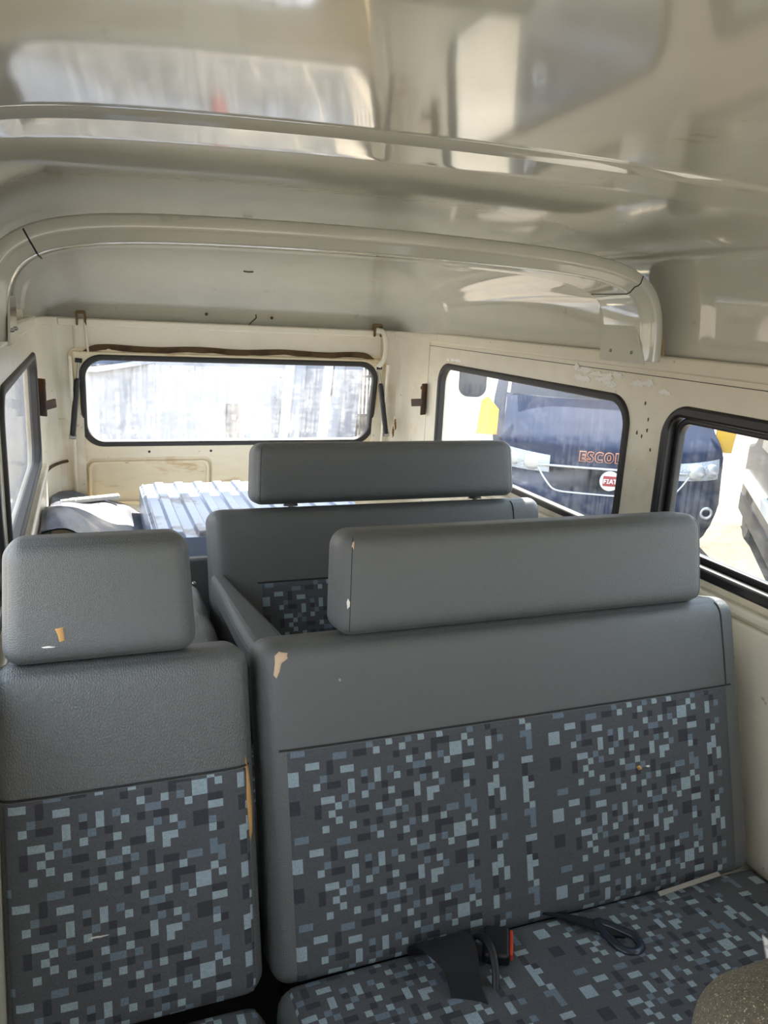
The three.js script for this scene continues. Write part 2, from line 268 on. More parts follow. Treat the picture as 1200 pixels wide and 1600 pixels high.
// hinge arms and brackets at the header
for (const sgn of [-1, 1]) {
  const pts = sgn > 0 ? [[0.56, 1.432, -3.11], [0.585, 1.425, -3.09], [0.6, 1.37, -3.085], [0.598, 1.31, -3.10], [0.565, 1.265, -3.12]] : [[-0.56, 1.44, -3.12], [-0.558, 1.40, -3.10], [-0.552, 1.33, -3.11], [-0.545, 1.26, -3.13]];
  const c = new THREE.CatmullRomCurve3(pts.map((p) => new THREE.Vector3(...p)));
  const g = grid(40, 8, (u, v) => { const p = c.getPoint(u), t = c.getTangent(u), n = new THREE.Vector3(t.y, -t.x, 0).normalize(), a = v * 2 * Math.PI, wd = sgn > 0 ? 0.011 : 0.004; return [p.x + n.x * wd * Math.cos(a), p.y + n.y * wd * Math.cos(a), p.z + 0.005 * Math.sin(a)]; });
  part('hinge_arm', g, mat.cream, wallRear);
  part('hinge_bracket', boxUV(mergeGeometries([box(0.03, 0.012, 0.03, sgn * 0.57, 1.452, -3.115), box(0.008, 0.05, 0.03, sgn * 0.57 - 0.014, 1.43, -3.115), box(0.008, 0.05, 0.03, sgn * 0.57 + 0.014, 1.43, -3.115)].map((g) => (g.index ? g.toNonIndexed() : g)))), mat.foamSeal, wallRear, 'small rusty hinge bracket');
}

// side windows
function sideWindow(name, sgn, [z0, z1], label, sliding) {
  const w = struct(name, null, null, label); w.position.set(sgn * HW, 0, 0);
  const m = (z) => (sgn > 0 ? -z : z), a = Math.min(m(z0), m(z1)), b = Math.max(m(z0), m(z1)), turn = (g) => g.rotateY(sgn * Math.PI / 2);
  const o = 0.008, t = sliding ? 0.02 : 0.014, q = rrect(a - o, SILL - o, b + o, WTOP + o, 0.08); q.holes.push(rrect(a + t, SILL + t, b - t, WTOP - t, sliding ? 0.035 : 0.062, THREE.Path));
  part('rubber_seal', turn(ext(q, 0.03, 0.007, 18).translate(0, 0, -0.008)), sliding ? mat.frame : mat.rubber, w);
  if (sliding) { const f = rrect(a + 0.02, SILL + 0.02, b - 0.02, WTOP - 0.02, 0.04); f.holes.push(rrect(a + 0.036, SILL + 0.036, b - 0.036, WTOP - 0.034, 0.03, THREE.Path)); part('sash_frame', turn(ext(f, 0.02, 0.004, 14).translate(0, 0, 0.012)), mat.frame, w); }
  part('glass', turn(new THREE.ShapeGeometry(rrect(a + 0.004, SILL + 0.004, b - 0.004, WTOP - 0.004, 0.07), 14).translate(0, 0, 0.018)), sgn > 0 ? mat.glassSide : mat.glassClear, w);
  return w;
}
sideWindow('window_1', 1, W1, 'fixed rear side window looking at the dark blue van', false);
sideWindow('window_2', 1, W2, 'sliding side window in a thick black frame', true);
sideWindow('window_4', -1, W1, 'rear side window at the left edge beside the tailgate', false);

sideWindow('window_5', -1, W2, 'side window in the sliding door', true);

// latches on the pillars
for (const sgn of [-1, 1]) {
  const g = new THREE.Group(); g.name = 'seat_belt_bracket'; g.userData.label = 'dark rusty T-shaped bracket bolted to the pillar';
  (sgn > 0 ? wallR : wallL).add(g);
  const z = sgn > 0 ? -2.895 : -2.84, y = 1.175;
  g.position.set(sgn * (HW - 0.014), y, z); g.rotation.y = sgn > 0 ? -1.0 : 0.9;
  const p1 = part('plate', boxUV(box(0.008, 0.125, 0.034, 0, 0, 0, 0.012, 3)), mat.rust, g);
  part('arm', boxUV(box(0.06, 0.03, 0.01, -sgn * 0.03, sgn > 0 ? -0.012 : -0.03, sgn > 0 ? 0 : 0, 0.003).rotateZ(sgn > 0 ? 0.12 : 0.1)), mat.rust, g);
  part('bolt', new THREE.CylinderGeometry(0.008, 0.008, 0.012, 6).rotateZ(Math.PI / 2).translate(-sgn * 0.008, 0.045, 0), mat.rust, g);
}
// gas struts
for (const sgn of [-1, 1]) {
  const a = new THREE.Vector3(sgn * 0.585, 1.275, -3.115), b = new THREE.Vector3(sgn * 0.618, 0.99, -3.075);
  const s = thing('gas_strut', sgn < 0 ? 'black gas strut beside the rear window, next to the pillar with the bent bracket arm' : 'black gas strut between the rear window and the rust-spotted pillar', 'gas strut', b.toArray(), 'tailgate gas struts');
  const d = a.clone().sub(b), L = d.length(); s.quaternion.setFromUnitVectors(new THREE.Vector3(0, 1, 0), d.normalize());
  part('cylinder', new THREE.CapsuleGeometry(0.0105, L * 0.68, 4, 14).translate(0, L * 0.42, 0), mat.black, s);
  part('rod', new THREE.CylinderGeometry(0.004, 0.004, L * 0.3, 10).translate(0, L * 0.9, 0), mat.steel, s);
  for (const y of [0.015, L + 0.005]) part('end_fitting', new THREE.CylinderGeometry(0.009, 0.009, 0.024, 10).rotateZ(Math.PI / 2).translate(0, y, 0), y < 0.1 ? mat.steel : mat.black, s);
}
// rust spots, bare primer scuffs: flat flakes on the walls
function flake(seed, rx, ry, n = 22, amt = 0.55) { return ext(poly(wob(seed, rx, ry, n, amt)), 0.0012, 0); }
{
  const put = (seed, z, y, rx, ry, m) => part('paint_chip', flake(seed, rx, ry).rotateY(Math.PI / 2).translate(HW - 0.0010 - 0.00012 * (seed % 30), y, z), m, wallR, 'patch of bare pale primer');
  const r = rng(77); for (let i = 0; i < 16; i++) put(900 + i, -1.88 + 0.38 * r(), 1.350 + 0.034 * r(), 0.016 + 0.03 * r(), 0.005 + 0.010 * r(), mat.primer);
  for (let i = 0; i < 5; i++) put(930 + i, -2.73 + 0.16 * r(), 1.342 + 0.008 * r(), 0.02 + 0.02 * r(), 0.005 + 0.004 * r(), mat.primer);
  for (let i = 0; i < 6; i++) part('rust_spot', flake(950 + i, 0.003, 0.006).rotateY(Math.PI / 2).translate(HW - 0.001, 1.12 + 0.2 * r(), -1.595 + 0.075 * r()), mat.rust, wallR);
  for (let i = 0; i < 5; i++) part('rust_patch', flake(960 + i, 0.014, 0.02).rotateY(0.9).translate(0.645 + 0.012 * r(), 1.0 + 0.085 * (i / 5) + 0.01 * r(), -3.073 + 0.01 * r()), i < 4 ? mat.rustSpot : mat.primer, wallRear, 'flaking rust patch low on the pillar');
  part('wall_seam', box(0.0016, 0.0015, 4.1, HW - 0.0006, 1.3865, -0.85, 0.0005), mat.thread, wallR);
  part('belt_crease', (() => { const p = [[-0.709, 0.868, -2.62], [-0.711, 0.882, -2.76], [-0.711, 0.893, -2.9]]; for (let i = 2; i <= 12; i += 2) { const a = i / 16 * Math.PI / 2; p.push([-(0.571 + 0.14 * Math.cos(a) ** 0.75), 0.893 + 0.001 * i, -2.898 - 0.243 * Math.sin(a) ** 0.8]); } return tube(p, 0.0055, 60, 8); })(), mat.foamSeal, wallRear, 'rust-edged crease across the pillar');
}

// ------------------------------------------------------------------ ceiling: raised roof skin
const profOf = (PX) => { // normalised half section resampled evenly: |X|^PX + |Y|^3 = 1
  const raw = []; for (let i = 0; i <= 2000; i++) { const X = i / 2000 * 0.97; raw.push([X, (1 - X ** PX) ** (1 / 3)]); } const y1 = raw[raw.length - 1][1]; for (let i = 1; i <= 1000; i++) { const Y = y1 * (1 - i / 1000); raw.push([(1 - Y ** 3) ** (1 / PX), Y]); }
  const L = [0]; for (let i = 1; i < raw.length; i++) L.push(L[i - 1] + Math.hypot((raw[i][0] - raw[i - 1][0]) * 0.735, (raw[i][1] - raw[i - 1][1]) * 0.28));
  return (t) => { const s = t * L[L.length - 1]; let a = 0, b = L.length - 1; while (b - a > 1) { const m = (a + b) >> 1; if (L[m] <= s) a = m; else b = m; } const k = (s - L[a]) / (L[b] - L[a] || 1); return [lerp(raw[a][0], raw[b][0], k), lerp(raw[a][1], raw[b][1], k)]; };
};
const tabOf = (f) => Array.from({ length: 111 }, (_, i) => f(i / 110)), profTab = tabOf(profOf(12)), bowTab = tabOf(profOf(8));
const YB = 1.424;
function roofAt(i, z, inset = 0) { // i from -110 to 110
  const [X, Y] = profTab[Math.abs(i)], sg = Math.sign(i) || 1, t = clamp((-z - 2.0) / 1.19);
  const h = 0.282 * Math.pow(Math.max(0, 1 - t ** 2.2), 1 / 1.6), w = (0.737 - 0.055 * t ** 3) * (i < 0 ? lerp(1.055, 1, t) : 1);
  let x = X * w, y = YB + Y * h - 0.05 * (X * w) ** 2 * (h / 0.282);
  y += 0.017 * Math.max(0, z + 0.95) * (1 - sstep(0.0, 1.3, z)) * Y;
  y -= 0.012 * Math.exp(-(((z + 2.42) / 0.045) ** 2)) * (1 - sstep(0.72, 0.86, X));
  // pressed shapes
  const top = sstep(0.5, 0.85, Y), side = sstep(0.96, 0.985, X);
  const panel = (v, a, b, e) => sstep(a, a + e, v) * (1 - sstep(b - e, b, v));
  y -= 0.010 * Math.exp(-(((z + 0.962) / 0.017) ** 4)) * sstep(0.3, 0.7, Y);
  y += 0.008 * clamp((z + 1.10) / 0.115) * (z < -0.962 ? 1 : 0) * (1 - sstep(0.80, 0.84, X)) * top;
  x += 0.007 * side * panel(y, 1.455, 1.605, 0.018) * (panel(z, -1.44, 0.9, 0.025) + panel(z, -2.78, -1.8, 0.025));
  return [sg * x, y];
}
const ZS = []; for (let z = 1.34; z > 0.05; z -= 0.08) ZS.push(z); for (let z = 0.05; z > -2.9; z -= 0.0125) ZS.push(z); for (let k = 0; k <= 34; k++) ZS.push(-2.9 - 0.29 * Math.sin(k / 34 * Math.PI / 2));
const ceiling = struct('ceiling', (() => {
  const nu = 220, pos = [], uv = [], idx = [], row = nu + 1;
  for (const lay of [0, 1]) for (const z of ZS) for (let i = -110; i <= 110; i++) { let [x, y] = roofAt(i, z); if (lay) { const [X, Y] = profTab[Math.abs(i)]; x += 0.018 * Math.sign(i) * X ** 4; y += 0.018 * Y; } pos.push(x, y, z - (lay ? 0.012 * sstep(-3.0, -3.19, z) : 0)); uv.push(i * 0.0092, z); }
  const n = ZS.length, o = n * row;
  for (let j = 0; j < n - 1; j++) for (let i = 0; i < nu; i++) { const a = j * row + i, b = a + 1, c = a + row, d = c + 1; idx.push(a, b, d, a, d, c, o + a, o + d, o + b, o + a, o + c, o + d); }
  const g = new THREE.BufferGeometry(); g.setAttribute('position', new THREE.Float32BufferAttribute(pos, 3)); g.setAttribute('uv', new THREE.Float32BufferAttribute(uv, 2)); g.setIndex(idx); g.computeVertexNormals(); return g;
})(), mat.roof, 'glossy pale grey-beige raised roof skin with pressed ribs');
// roof bow: hoop across the roof
{
  const P = [[0.042, -1.518], [0.046, -1.510], [0.064, -1.505], [0.070, -1.509], [0.073, -1.518], [0.086, -1.524], [0.091, -1.534], [0.091, -1.67], [0.084, -1.682], [0.042, -1.685]];
  const I = []; for (let i = -110; i <= 110; i++) I.push(i);
  const base = I.map((i) => { const [X, Y] = bowTab[Math.abs(i)]; return [Math.sign(i) * X * (i < 0 ? 0.775 : 0.735), YB + Y * 0.278 - 0.05 * (X * 0.735) ** 2]; });
  const nor = base.map((_, k) => { const a = base[Math.max(0, k - 3)], b = base[Math.min(base.length - 1, k + 3)], dx = b[0] - a[0], dy = b[1] - a[1], l = Math.hypot(dx, dy); return [dy / l, -dx / l]; });
  const cut = 3, n = base.length - 1 - 2 * cut;
  const bow = part('roof_bow', grid(n, P.length - 1, (u, v) => { const k = cut + Math.round(u * n), [d, z] = P[Math.round(v * (P.length - 1))]; return [base[k][0] + nor[k][0] * d, base[k][1] + nor[k][1] * d, z]; }, (u, v) => [u * 1.7, v * 0.2]), mat.roof, ceiling, 'pale painted hoop across the roof');
  // joint lines where the corner pieces are lapped over the hoop
  for (const k0 of [34, 220 - 34]) part('joint_seam', grid(6, P.length - 3, (u, v) => { const k = k0, [d, z] = P[Math.min(P.length - 1, Math.round(v * (P.length - 3)))], s = (u - 0.5) * 0.003; return [base[k][0] + nor[k][0] * (d + 0.0008) - nor[k][1] * s, base[k][1] + nor[k][1] * (d + 0.0008) + nor[k][0] * s, z + (Math.round(v * (P.length - 3)) < 4 ? 0.0008 : 0)]; }), mat.thread, ceiling);
  // gusset plates on the feet of the hoop
  for (const sgn of [-1, 1]) {
    const s = poly([[1.502, 1.415], [1.672, 1.415], [1.684, 1.533], [1.568, 1.533]].map(([a, b]) => [sgn > 0 ? a : -a, b]));
    const pl = part('gusset_plate', ext(s, 0.004, 0.001).rotateY(sgn * Math.PI / 2).translate(sgn > 0 ? 0.638 : -0.678, 0, 0), mat.roof, ceiling);
    for (const z of [-1.63, -1.55]) part('screw', new THREE.SphereGeometry(0.004, 8, 6).translate(sgn > 0 ? 0.637 : -0.677, 1.44, z), mat.steel, pl);
    part('seal_strip', tube([[0.706, 1.532, -1.553], [0.714, 1.47, -1.542], [0.718, 1.432, -1.536]].map(([a, b, c]) => [sgn > 0 ? a : -a - 0.035, b, c]), 0.004, 12, 8), M({ color: srgb(176, 150, 106), roughness: 0.5 }), ceiling, 'thin brassy sealing strip');
  }
  // small wire hook, slot and plugs behind the hoop
  part('slot', new THREE.TorusGeometry(0.016, 0.002, 8, 24).scale(1, 0.35, 1).rotateX(-1.25).translate(-0.02, 1.6175, -2.82), mat.rust, ceiling);
  for (const [x, y, z] of [[-0.118, 1.464, -3.15], [0.137, 1.461, -3.152]]) part('plug', new THREE.SphereGeometry(0.006, 10, 8).translate(x, y, z), mat.rust, ceiling);
  part('wire_hook', tube([[0.055, 1.47, -3.06], [0.05, 1.46, -3.03], [0.035, 1.445, -3.035], [0.03, 1.435, -3.06]], 0.003, 20, 6), mat.rust, ceiling);
}

// ------------------------------------------------------------------ seats
const RECL = -0.29;
function seatBack(root, name, w, h, d, cx, yFront, zFront, fab, opt = {}) {
  // group whose origin is the bottom front edge
  const g = new THREE.Group(); g.name = name; root.add(g); g.position.set(cx, yFront, zFront); g.rotation.x = RECL;
  const r = opt.r ?? 0.034, crown = opt.crown ?? 0.012, map0 = softMap(w, h, d, r, crown);
  const body = part('cover', softBox(w, h, d, r, crown, 60, 36, 12).translate(0, h / 2, -d / 2), opt.mat ?? mat.vinyl, g);
  const shift = (geo) => geo.translate(0, h / 2, -d / 2);
  if (fab) {
    const [x0, x1, y0, y1, ou] = fab;
    part('fabric_panel', shift(onSoft(map0, d, x0, x1, y0, y1, 0.0025, 90, 60, ou * CELL, 0)), mat.cloth, g, 'grey cloth woven with pale and dark rectangles');
    const line = []; for (let i = 0; i <= 40; i++) { const q = map0(lerp(x0 - 0.006, x1 + 0.006, i / 40), y1, d / 2); line.push([q.p[0] + q.n[0] * 0.001, q.p[1] + q.n[1] * 0.001, q.p[2] + q.n[2] * 0.001]); }
    part('seam', shift(tube(line, 0.0018, 80, 6)), mat.thread, g);
    for (const sx of opt.seams ?? []) { const l2 = []; for (let i = 0; i <= 30; i++) { const q = map0(sx, lerp(y1, h / 2, i / 30), d / 2); l2.push([q.p[0], q.p[1], q.p[2]]); } part('seam', shift(tube(l2, 0.0018, 60, 6)), mat.thread, g); }
  }
  g.userData.surface = (cx_, cy_, outline, off, m, nm, label) => part(nm, shift(blobOn(map0, d, cx_, cy_, outline, off)), m, g, label);
  return g;
}
function headRest(root, w, h, d, cx, y, z, stitched = true) {
  const g = new THREE.Group(); g.name = 'headrest'; root.add(g); g.position.set(cx, y, z); g.rotation.x = RECL * 0.55;
  const r = 0.03, taper = 0.018 / w, map0 = softMap(w, h, d, r, 0.007, taper);
  part('cover', softBox(w, h, d, r, 0.007, 56, 26, 14, taper).translate(0, h / 2, -d / 2), mat.vinyl, g);
  for (const s of [-1, 1]) { // stitched end caps
    const l = []; for (let i = 0; i <= 40; i++) { const q = map0(s * (w / 2 - 0.016), lerp(-h / 2, h / 2, i / 40), d / 2); l.push([q.p[0], q.p[1] + h / 2, q.p[2] - d / 2]); }
    if (stitched) part('seam', tube(l, 0.0007, 60, 6), mat.thread, g);
    part('post', new THREE.CylinderGeometry(0.007, 0.007, 0.1, 12).translate(s * w * 0.36, -0.02, -d / 2), mat.steel, g);
    part('post_collar', new THREE.CylinderGeometry(0.017, 0.02, 0.008, 18).translate(s * w * 0.36, -0.003, -d / 2), mat.steel, g);
  }
  g.userData.surface = (cx_, cy_, outline, off, m, nm, label) => part(nm, blobOn(map0, d, cx_, cy_, outline, off).translate(0, h / 2, -d / 2), m, g, label);
  return g;
}
function cushion(root, w, cx, zBack, yTop, depth) {
  const g = new THREE.Group(); g.name = 'seat_cushion'; root.add(g); g.position.set(cx, yTop, zBack); g.rotation.x = -Math.PI / 2 - 0.07;
  // local: x across, y towards the rear, z up (front face of the soft box is the top of the cushion)
  const h = 0.15, map0 = softMap(w, depth, h, 0.03, 0.014);
  part('cover', softBox(w, depth, h, 0.03, 0.014, 50, 30, 10).translate(0, -depth / 2, -h / 2), mat.vinyl, g);
  part('fabric_panel', onSoft(map0, h, -w / 2 + 0.012, w / 2 - 0.012, -depth / 2 + 0.006, depth / 2 - 0.008, 0.0025, 90, 50, 4 * CELL, 0.03).translate(0, -depth / 2, -h / 2), mat.cloth, g, 'grey cloth woven with pale and dark rectangles');
  part('seat_frame', boxUV(box(w - 0.1, depth - 0.12, 0.03, 0, -depth / 2, -h - 0.015)), mat.black, g);
  return g;
}
function pedestal(root, w, cx, z, top) { for (const sx of [-1, 1]) for (const sz of [-1, 1]) part('leg', box(0.03, top, 0.03, cx + sx * (w / 2 - 0.09), top / 2, z + sz * 0.15), mat.black, root); }

// middle row, two-person bench
const bench = thing('bench_seat', 'wide two-person bench nearest the camera with torn tan corner on its backrest', 'seat', [0.17, 0, -0.9]);
{
  const cx = 0, w = 0.98, h = 0.555, d = 0.12;
  const b = seatBack(bench, 'backrest', w, h, d, cx, 0.447, -0.09, [-w / 2 + 0.03, w / 2 - 0.045, -h / 2 + 0.002, h / 2 - 0.172, 0], { seams: [w / 2 - 0.05] });
  b.userData.surface(-w / 2 + 0.032, h / 2 - 0.03, [[-0.012, -0.024], [-0.006, -0.03], [0.0, -0.018], [0.004, -0.004], [0.016, 0.004], [0.018, 0.016], [0.002, 0.022], [-0.008, 0.012]], 0.0012, mat.foamPale, 'torn_patch', 'tan backing showing through torn vinyl');
  b.userData.surface(0.215, h / 2 - 0.3, wob(31, 0.008, 0.006), 0.006, mat.foam, 'foam_tuft', 'small yellow foam tuft');
  b.userData.surface(0.235, h / 2 - 0.3, wob(32, 0.007, 0.003), 0.004, mat.white, 'loose_thread', 'white thread end');
  b.userData.surface(-0.36, h / 2 - 0.07, wob(33, 0.004, 0.004), 0.0006, M({ color: srgb(150, 150, 146), roughness: 0.7 }), 'scuff', 'small pale scuff');
  const hr = headRest(bench, 0.755, 0.178, 0.1, 0.026, 0.974, -0.244);
  hr.userData.surface(-0.36, 0.07, wob(41, 0.004, 0.012), 0.001, mat.foamPale, 'torn_patch', 'small tear showing tan backing');
  hr.userData.surface(-0.366, -0.03, wob(42, 0.006, 0.012), 0.001, mat.white, 'scuff');
  cushion(bench, 0.98, 0, -0.105, 0.455, 0.5); pedestal(bench, 0.98, 0, 0.13, 0.295);
}
// middle row, single folding seat
const single = thing('single_seat', 'single seat with a square headrest and a split seam showing yellow foam', 'seat', [-0.522, 0, -0.9]);
{
  const w = 0.378, h = 0.552, d = 0.12;
  const b = seatBack(single, 'backrest', w, h, d, 0, 0.452, -0.088, [-w / 2 + 0.012, w / 2 - 0.012, -h / 2 + 0.002, h / 2 - 0.186, 2], { mat: mat.vinylWorn });
  b.userData.surface(w / 2 - 0.013, h / 2 - 0.245, [[0.0, 0.078], [0.007, 0.03], [0.010, -0.01], [0.004, -0.066], [-0.002, -0.045], [-0.006, 0.0], [-0.004, 0.05]], 0.005, mat.foam, 'torn_foam', 'yellow foam bulging from a split seam');
  b.userData.surface(-0.055, -0.12, wob(35, 0.022, 0.0025, 16, 0.6), 0.0034, mat.white, 'loose_thread', 'pale loose thread');
  const hr = headRest(single, 0.27, 0.187, 0.1, -0.03, 0.978, -0.244, false);
  hr.userData.surface(-0.058, -0.045, [[-0.006, 0.01], [0.006, 0.012], [0.008, -0.01], [0.0, -0.012], [-0.002, 0.0]], 0.002, mat.foam, 'torn_foam', 'small hole showing yellow foam');
  hr.userData.surface(-0.073, -0.062, wob(45, 0.012, 0.0025), 0.001, mat.white, 'loose_thread');
  cushion(single, 0.37, 0, -0.1, 0.44, 0.5); pedestal(single, 0.36, 0, 0.13, 0.28);
}
// third row bench
const bench3 = thing('bench_seat', 'two-person bench further back, dark in shade, beside the armrest', 'seat', [0.192, 0, -1.68]);
{
  const w = 0.955, h = 0.575, d = 0.12;
  const b = seatBack(bench3, 'backrest', w, h, d, 0, 0.455, -0.075, [-w / 2 + 0.115, w / 2 - 0.09, -h / 2 + 0.002, h / 2 - 0.19, 0], { seams: [w / 2 - 0.1] });
  headRest(bench3, 0.755, 0.16, 0.1, 0.013, 1.01, -0.24);
  cushion(bench3, 0.95, 0, -0.04, 0.46, 0.46); pedestal(bench3, 0.95, 0, 0.13, 0.29);
  const armGeo = softBox(0.088, 0.07, 0.46, 0.026, 0.0, 10, 8, 24); { const p = armGeo.attributes.position; for (let i = 0; i < p.count; i++) { const t = sstep(-0.23, 0.2, p.getZ(i)); p.setX(i, p.getX(i) * lerp(0.45, 1, t)); } armGeo.computeVertexNormals(); }
  const arm = part('armrest', armGeo, mat.vinyl, bench3, 'padded grey armrest on the aisle side'); arm.position.set(-0.441, 0.81, 0.02); arm.rotation.set(0.03, 0.11, 0);
}
// third row single seat folded forward, black vinyl back uppermost
{
  const f = thing('folded_seat', 'folded single seat with wrinkled vinyl back lying flat by the armrest', 'seat', [-0.49, 0, -1.75]);
  const g = softBox(0.37, 0.1, 0.5, 0.035, 0, 40, 10, 40), p = g.attributes.position;
  for (let i = 0; i < p.count; i++) if (p.getY(i) > 0.02) p.setY(i, p.getY(i) + 0.006 * Math.sin(p.getZ(i) * 38 + 3 * Math.sin(p.getX(i) * 18)) * sstep(0, 0.2, 0.25 - Math.abs(p.getZ(i))));
  g.computeVertexNormals();
  part('backrest', g.translate(0, 0.745, 0), mat.vinyl, f);
  part('seat_cushion', softBox(0.35, 0.14, 0.46, 0.04, 0, 20, 8, 20).translate(0, 0.55, 0.02), mat.vinyl, f);
  part('leg', box(0.04, 0.48, 0.3, 0, 0.24, 0.02), mat.black, f);
  part('button', new THREE.SphereGeometry(0.006, 10, 8).translate(0.172, 0.79, -0.235), mat.steel, f);
}
// front seat corner at the lower right
{
  const noise2 = noiseGrid(256, 808);
  const f = thing('front_seat', 'fuzzy grey-brown corner of the front seat', 'seat', [0.10, 0, -0.285]);
  const fuzz = tex(512, 512, (u, v) => { const k = nC(u * 3, v * 3), s = sstep(0.78, 0.9, noise2(u, v)); return [(84 + 40 * k + 110 * s) / 255, (78 + 38 * k + 105 * s) / 255, (66 + 32 * k + 95 * s) / 255]; });
  const m = M({ map: rep(fuzz, 0.16), roughness: 0.85, bumpMap: rep(grainBump, 0.02), bumpScale: 0.001, sheen: 0.4, sheenColor: srgb(150, 140, 120), sheenRoughness: 0.5 });
  part('backrest', softBox(0.48, 0.62, 0.13, 0.062, 0.01, 30, 40, 14).rotateX(-0.12).translate(0, 0.71, -0.02), m, f);
  part('seat_cushion', softBox(0.48, 0.16, 0.46, 0.05, 0.01, 24, 12, 24).translate(0, 0.4, 0.28), m, f);
  part('seat_base', box(0.42, 0.32, 0.4, 0, 0.16, 0.27), mat.black, f);
}

// ------------------------------------------------------------------ belts and small things on the bench
function ribbon(pts, width, thick, nrm) { // flat strap along a path, width across nrm
  const c = new THREE.CatmullRomCurve3(pts.map((p) => new THREE.Vector3(...p))), W = [[-1, -1], [1, -1], [1, 1], [-1, 1], [-1, -1]];
  return grid(60, 4, (u, v) => { const p = c.getPoint(u), t = c.getTangent(u), s = nrm(u).clone().normalize(), n = t.clone().cross(s).normalize(), [a, b] = W[Math.round(v * 4)]; const wd = typeof width === 'function' ? width(u) : width; return [p.x + s.x * a * wd / 2 + n.x * b * thick / 2, p.y + s.y * a * wd / 2 + n.y * b * thick / 2, p.z + s.z * a * wd / 2 + n.z * b * thick / 2]; }, (u, v) => [u * 0.2, v * 0.1]);
}
{
  const t = thing('seat_belt_buckle', 'black seat belt buckle with an orange-red button on a looped strap', 'seat belt', [-0.005, 0.468, -0.94]);
  part('strap_loop', ribbon([[-0.045, -0.012, -0.045], [-0.055, 0.03, -0.03], [-0.05, 0.058, 0.005], [-0.042, 0.05, 0.04], [-0.04, 0.012, 0.075], [-0.038, 0.002, 0.13]], (u) => lerp(0.085, 0.05, sstep(0.35, 0.75, u)), 0.004, (u) => new THREE.Vector3(1, 0.25, 0.2)), mat.belt, t);
  part('sleeve', ribbon([[0.012, 0.0, -0.035], [0.02, 0.035, -0.015], [0.022, 0.045, 0.02], [0.018, 0.03, 0.05], [0.008, 0.005, 0.075]], 0.012, 0.008, () => new THREE.Vector3(1, 0.3, 0)), mat.black, t);
  const h = part('housing', boxUV(box(0.045, 0.026, 0.062, 0, 0, 0, 0.007, 3)), mat.black, t); h.position.set(0.048, 0.02, 0.0); h.rotation.set(0.1, -0.5, 0.1);
  const bt = part('release_button', box(0.006, 0.016, 0.05, 0.0245, 0.004, 0.0, 0.003), mat.red, h);
}
{
  const t = thing('seat_belt_tongue', 'dark seat belt end with a smooth looped tip lying on the bench cushion', 'seat belt', [0.24, 0.474, -0.9]);
  part('strap', ribbon([[-0.06, -0.004, -0.095], [-0.035, 0.006, -0.065], [-0.005, 0.008, -0.03], [0.016, 0.008, 0.0]], (u) => lerp(0.1, 0.028, u), 0.004, (u) => new THREE.Vector3(1, 0, 0.5)), mat.belt, t);
  const pts = []; for (let i = 0; i < 28; i++) { const a = i / 28 * 2 * Math.PI, x = 0.021 * Math.cos(a), y = (Math.sin(a) < 0 ? 0.026 : 0.055) * Math.sin(a); pts.push([x * (y > 0 ? 1 - y * 8 : 1), 0, -y]); }
  const g = tube(pts, 0.008, 90, 10, true); g.scale(1, 0.7, 1); const l = part('tip_loop', g, M({ color: srgb(58, 64, 76), roughness: 0.25, metalness: 0.5 }), t); l.position.set(0.024, 0.008, 0.012); l.rotation.y = 0.38;
}
{
  const g = boxUV(box(0.15, 0.004, 0.009, 0, 0, 0, 0.0015)); const s = one('paper_strip', g, M({ color: srgb(150, 146, 136), roughness: 0.8 }), 'pale strip wedged where the backrest meets the cushion', 'strip'); s.position.set(0.47, 0.484, -0.967); s.rotation.set(0.3, 0.06, 0);
}

// ------------------------------------------------------------------ rear deck
one('floor_mat', (() => {
  const H = (x, z) => 0.735 + (0.06 + 0.10 * sstep(-2.95, -2.35, z)) * Math.exp(-(((x + 0.67) / 0.15) ** 2)) + 0.035 * Math.exp(-(((x + 0.5) / 0.12) ** 2) - (((z + 2.88) / 0.14) ** 2)) + 0.007 * Math.sin(x * 19 + z * 7) * Math.sin(z * 13 - x * 4) + 0.004 * Math.sin(x * 41 - z * 23) - 0.02 * sstep(-0.45, -0.38, x);
  const top = (u, v) => { const x = lerp(-0.695, -0.2, u), z = lerp(-3.1, -2.2 - 0.03 * Math.sin(u * 9), v); return [x, H(x, z), z]; };
  const a = grid(70, 80, top, (u, v) => [u * 0.6, v * 0.9]), b = grid(70, 80, (u, v) => { const p = top(u, v); return [p[0], p[1] - 0.005, p[2]]; }, (u, v) => [u * 0.6, v * 0.9]);
  return mergeGeometries([a, b]);
})(), mat.mat, 'rumpled blue-grey mat covering the rear deck beside the ribbed panel', 'mat');
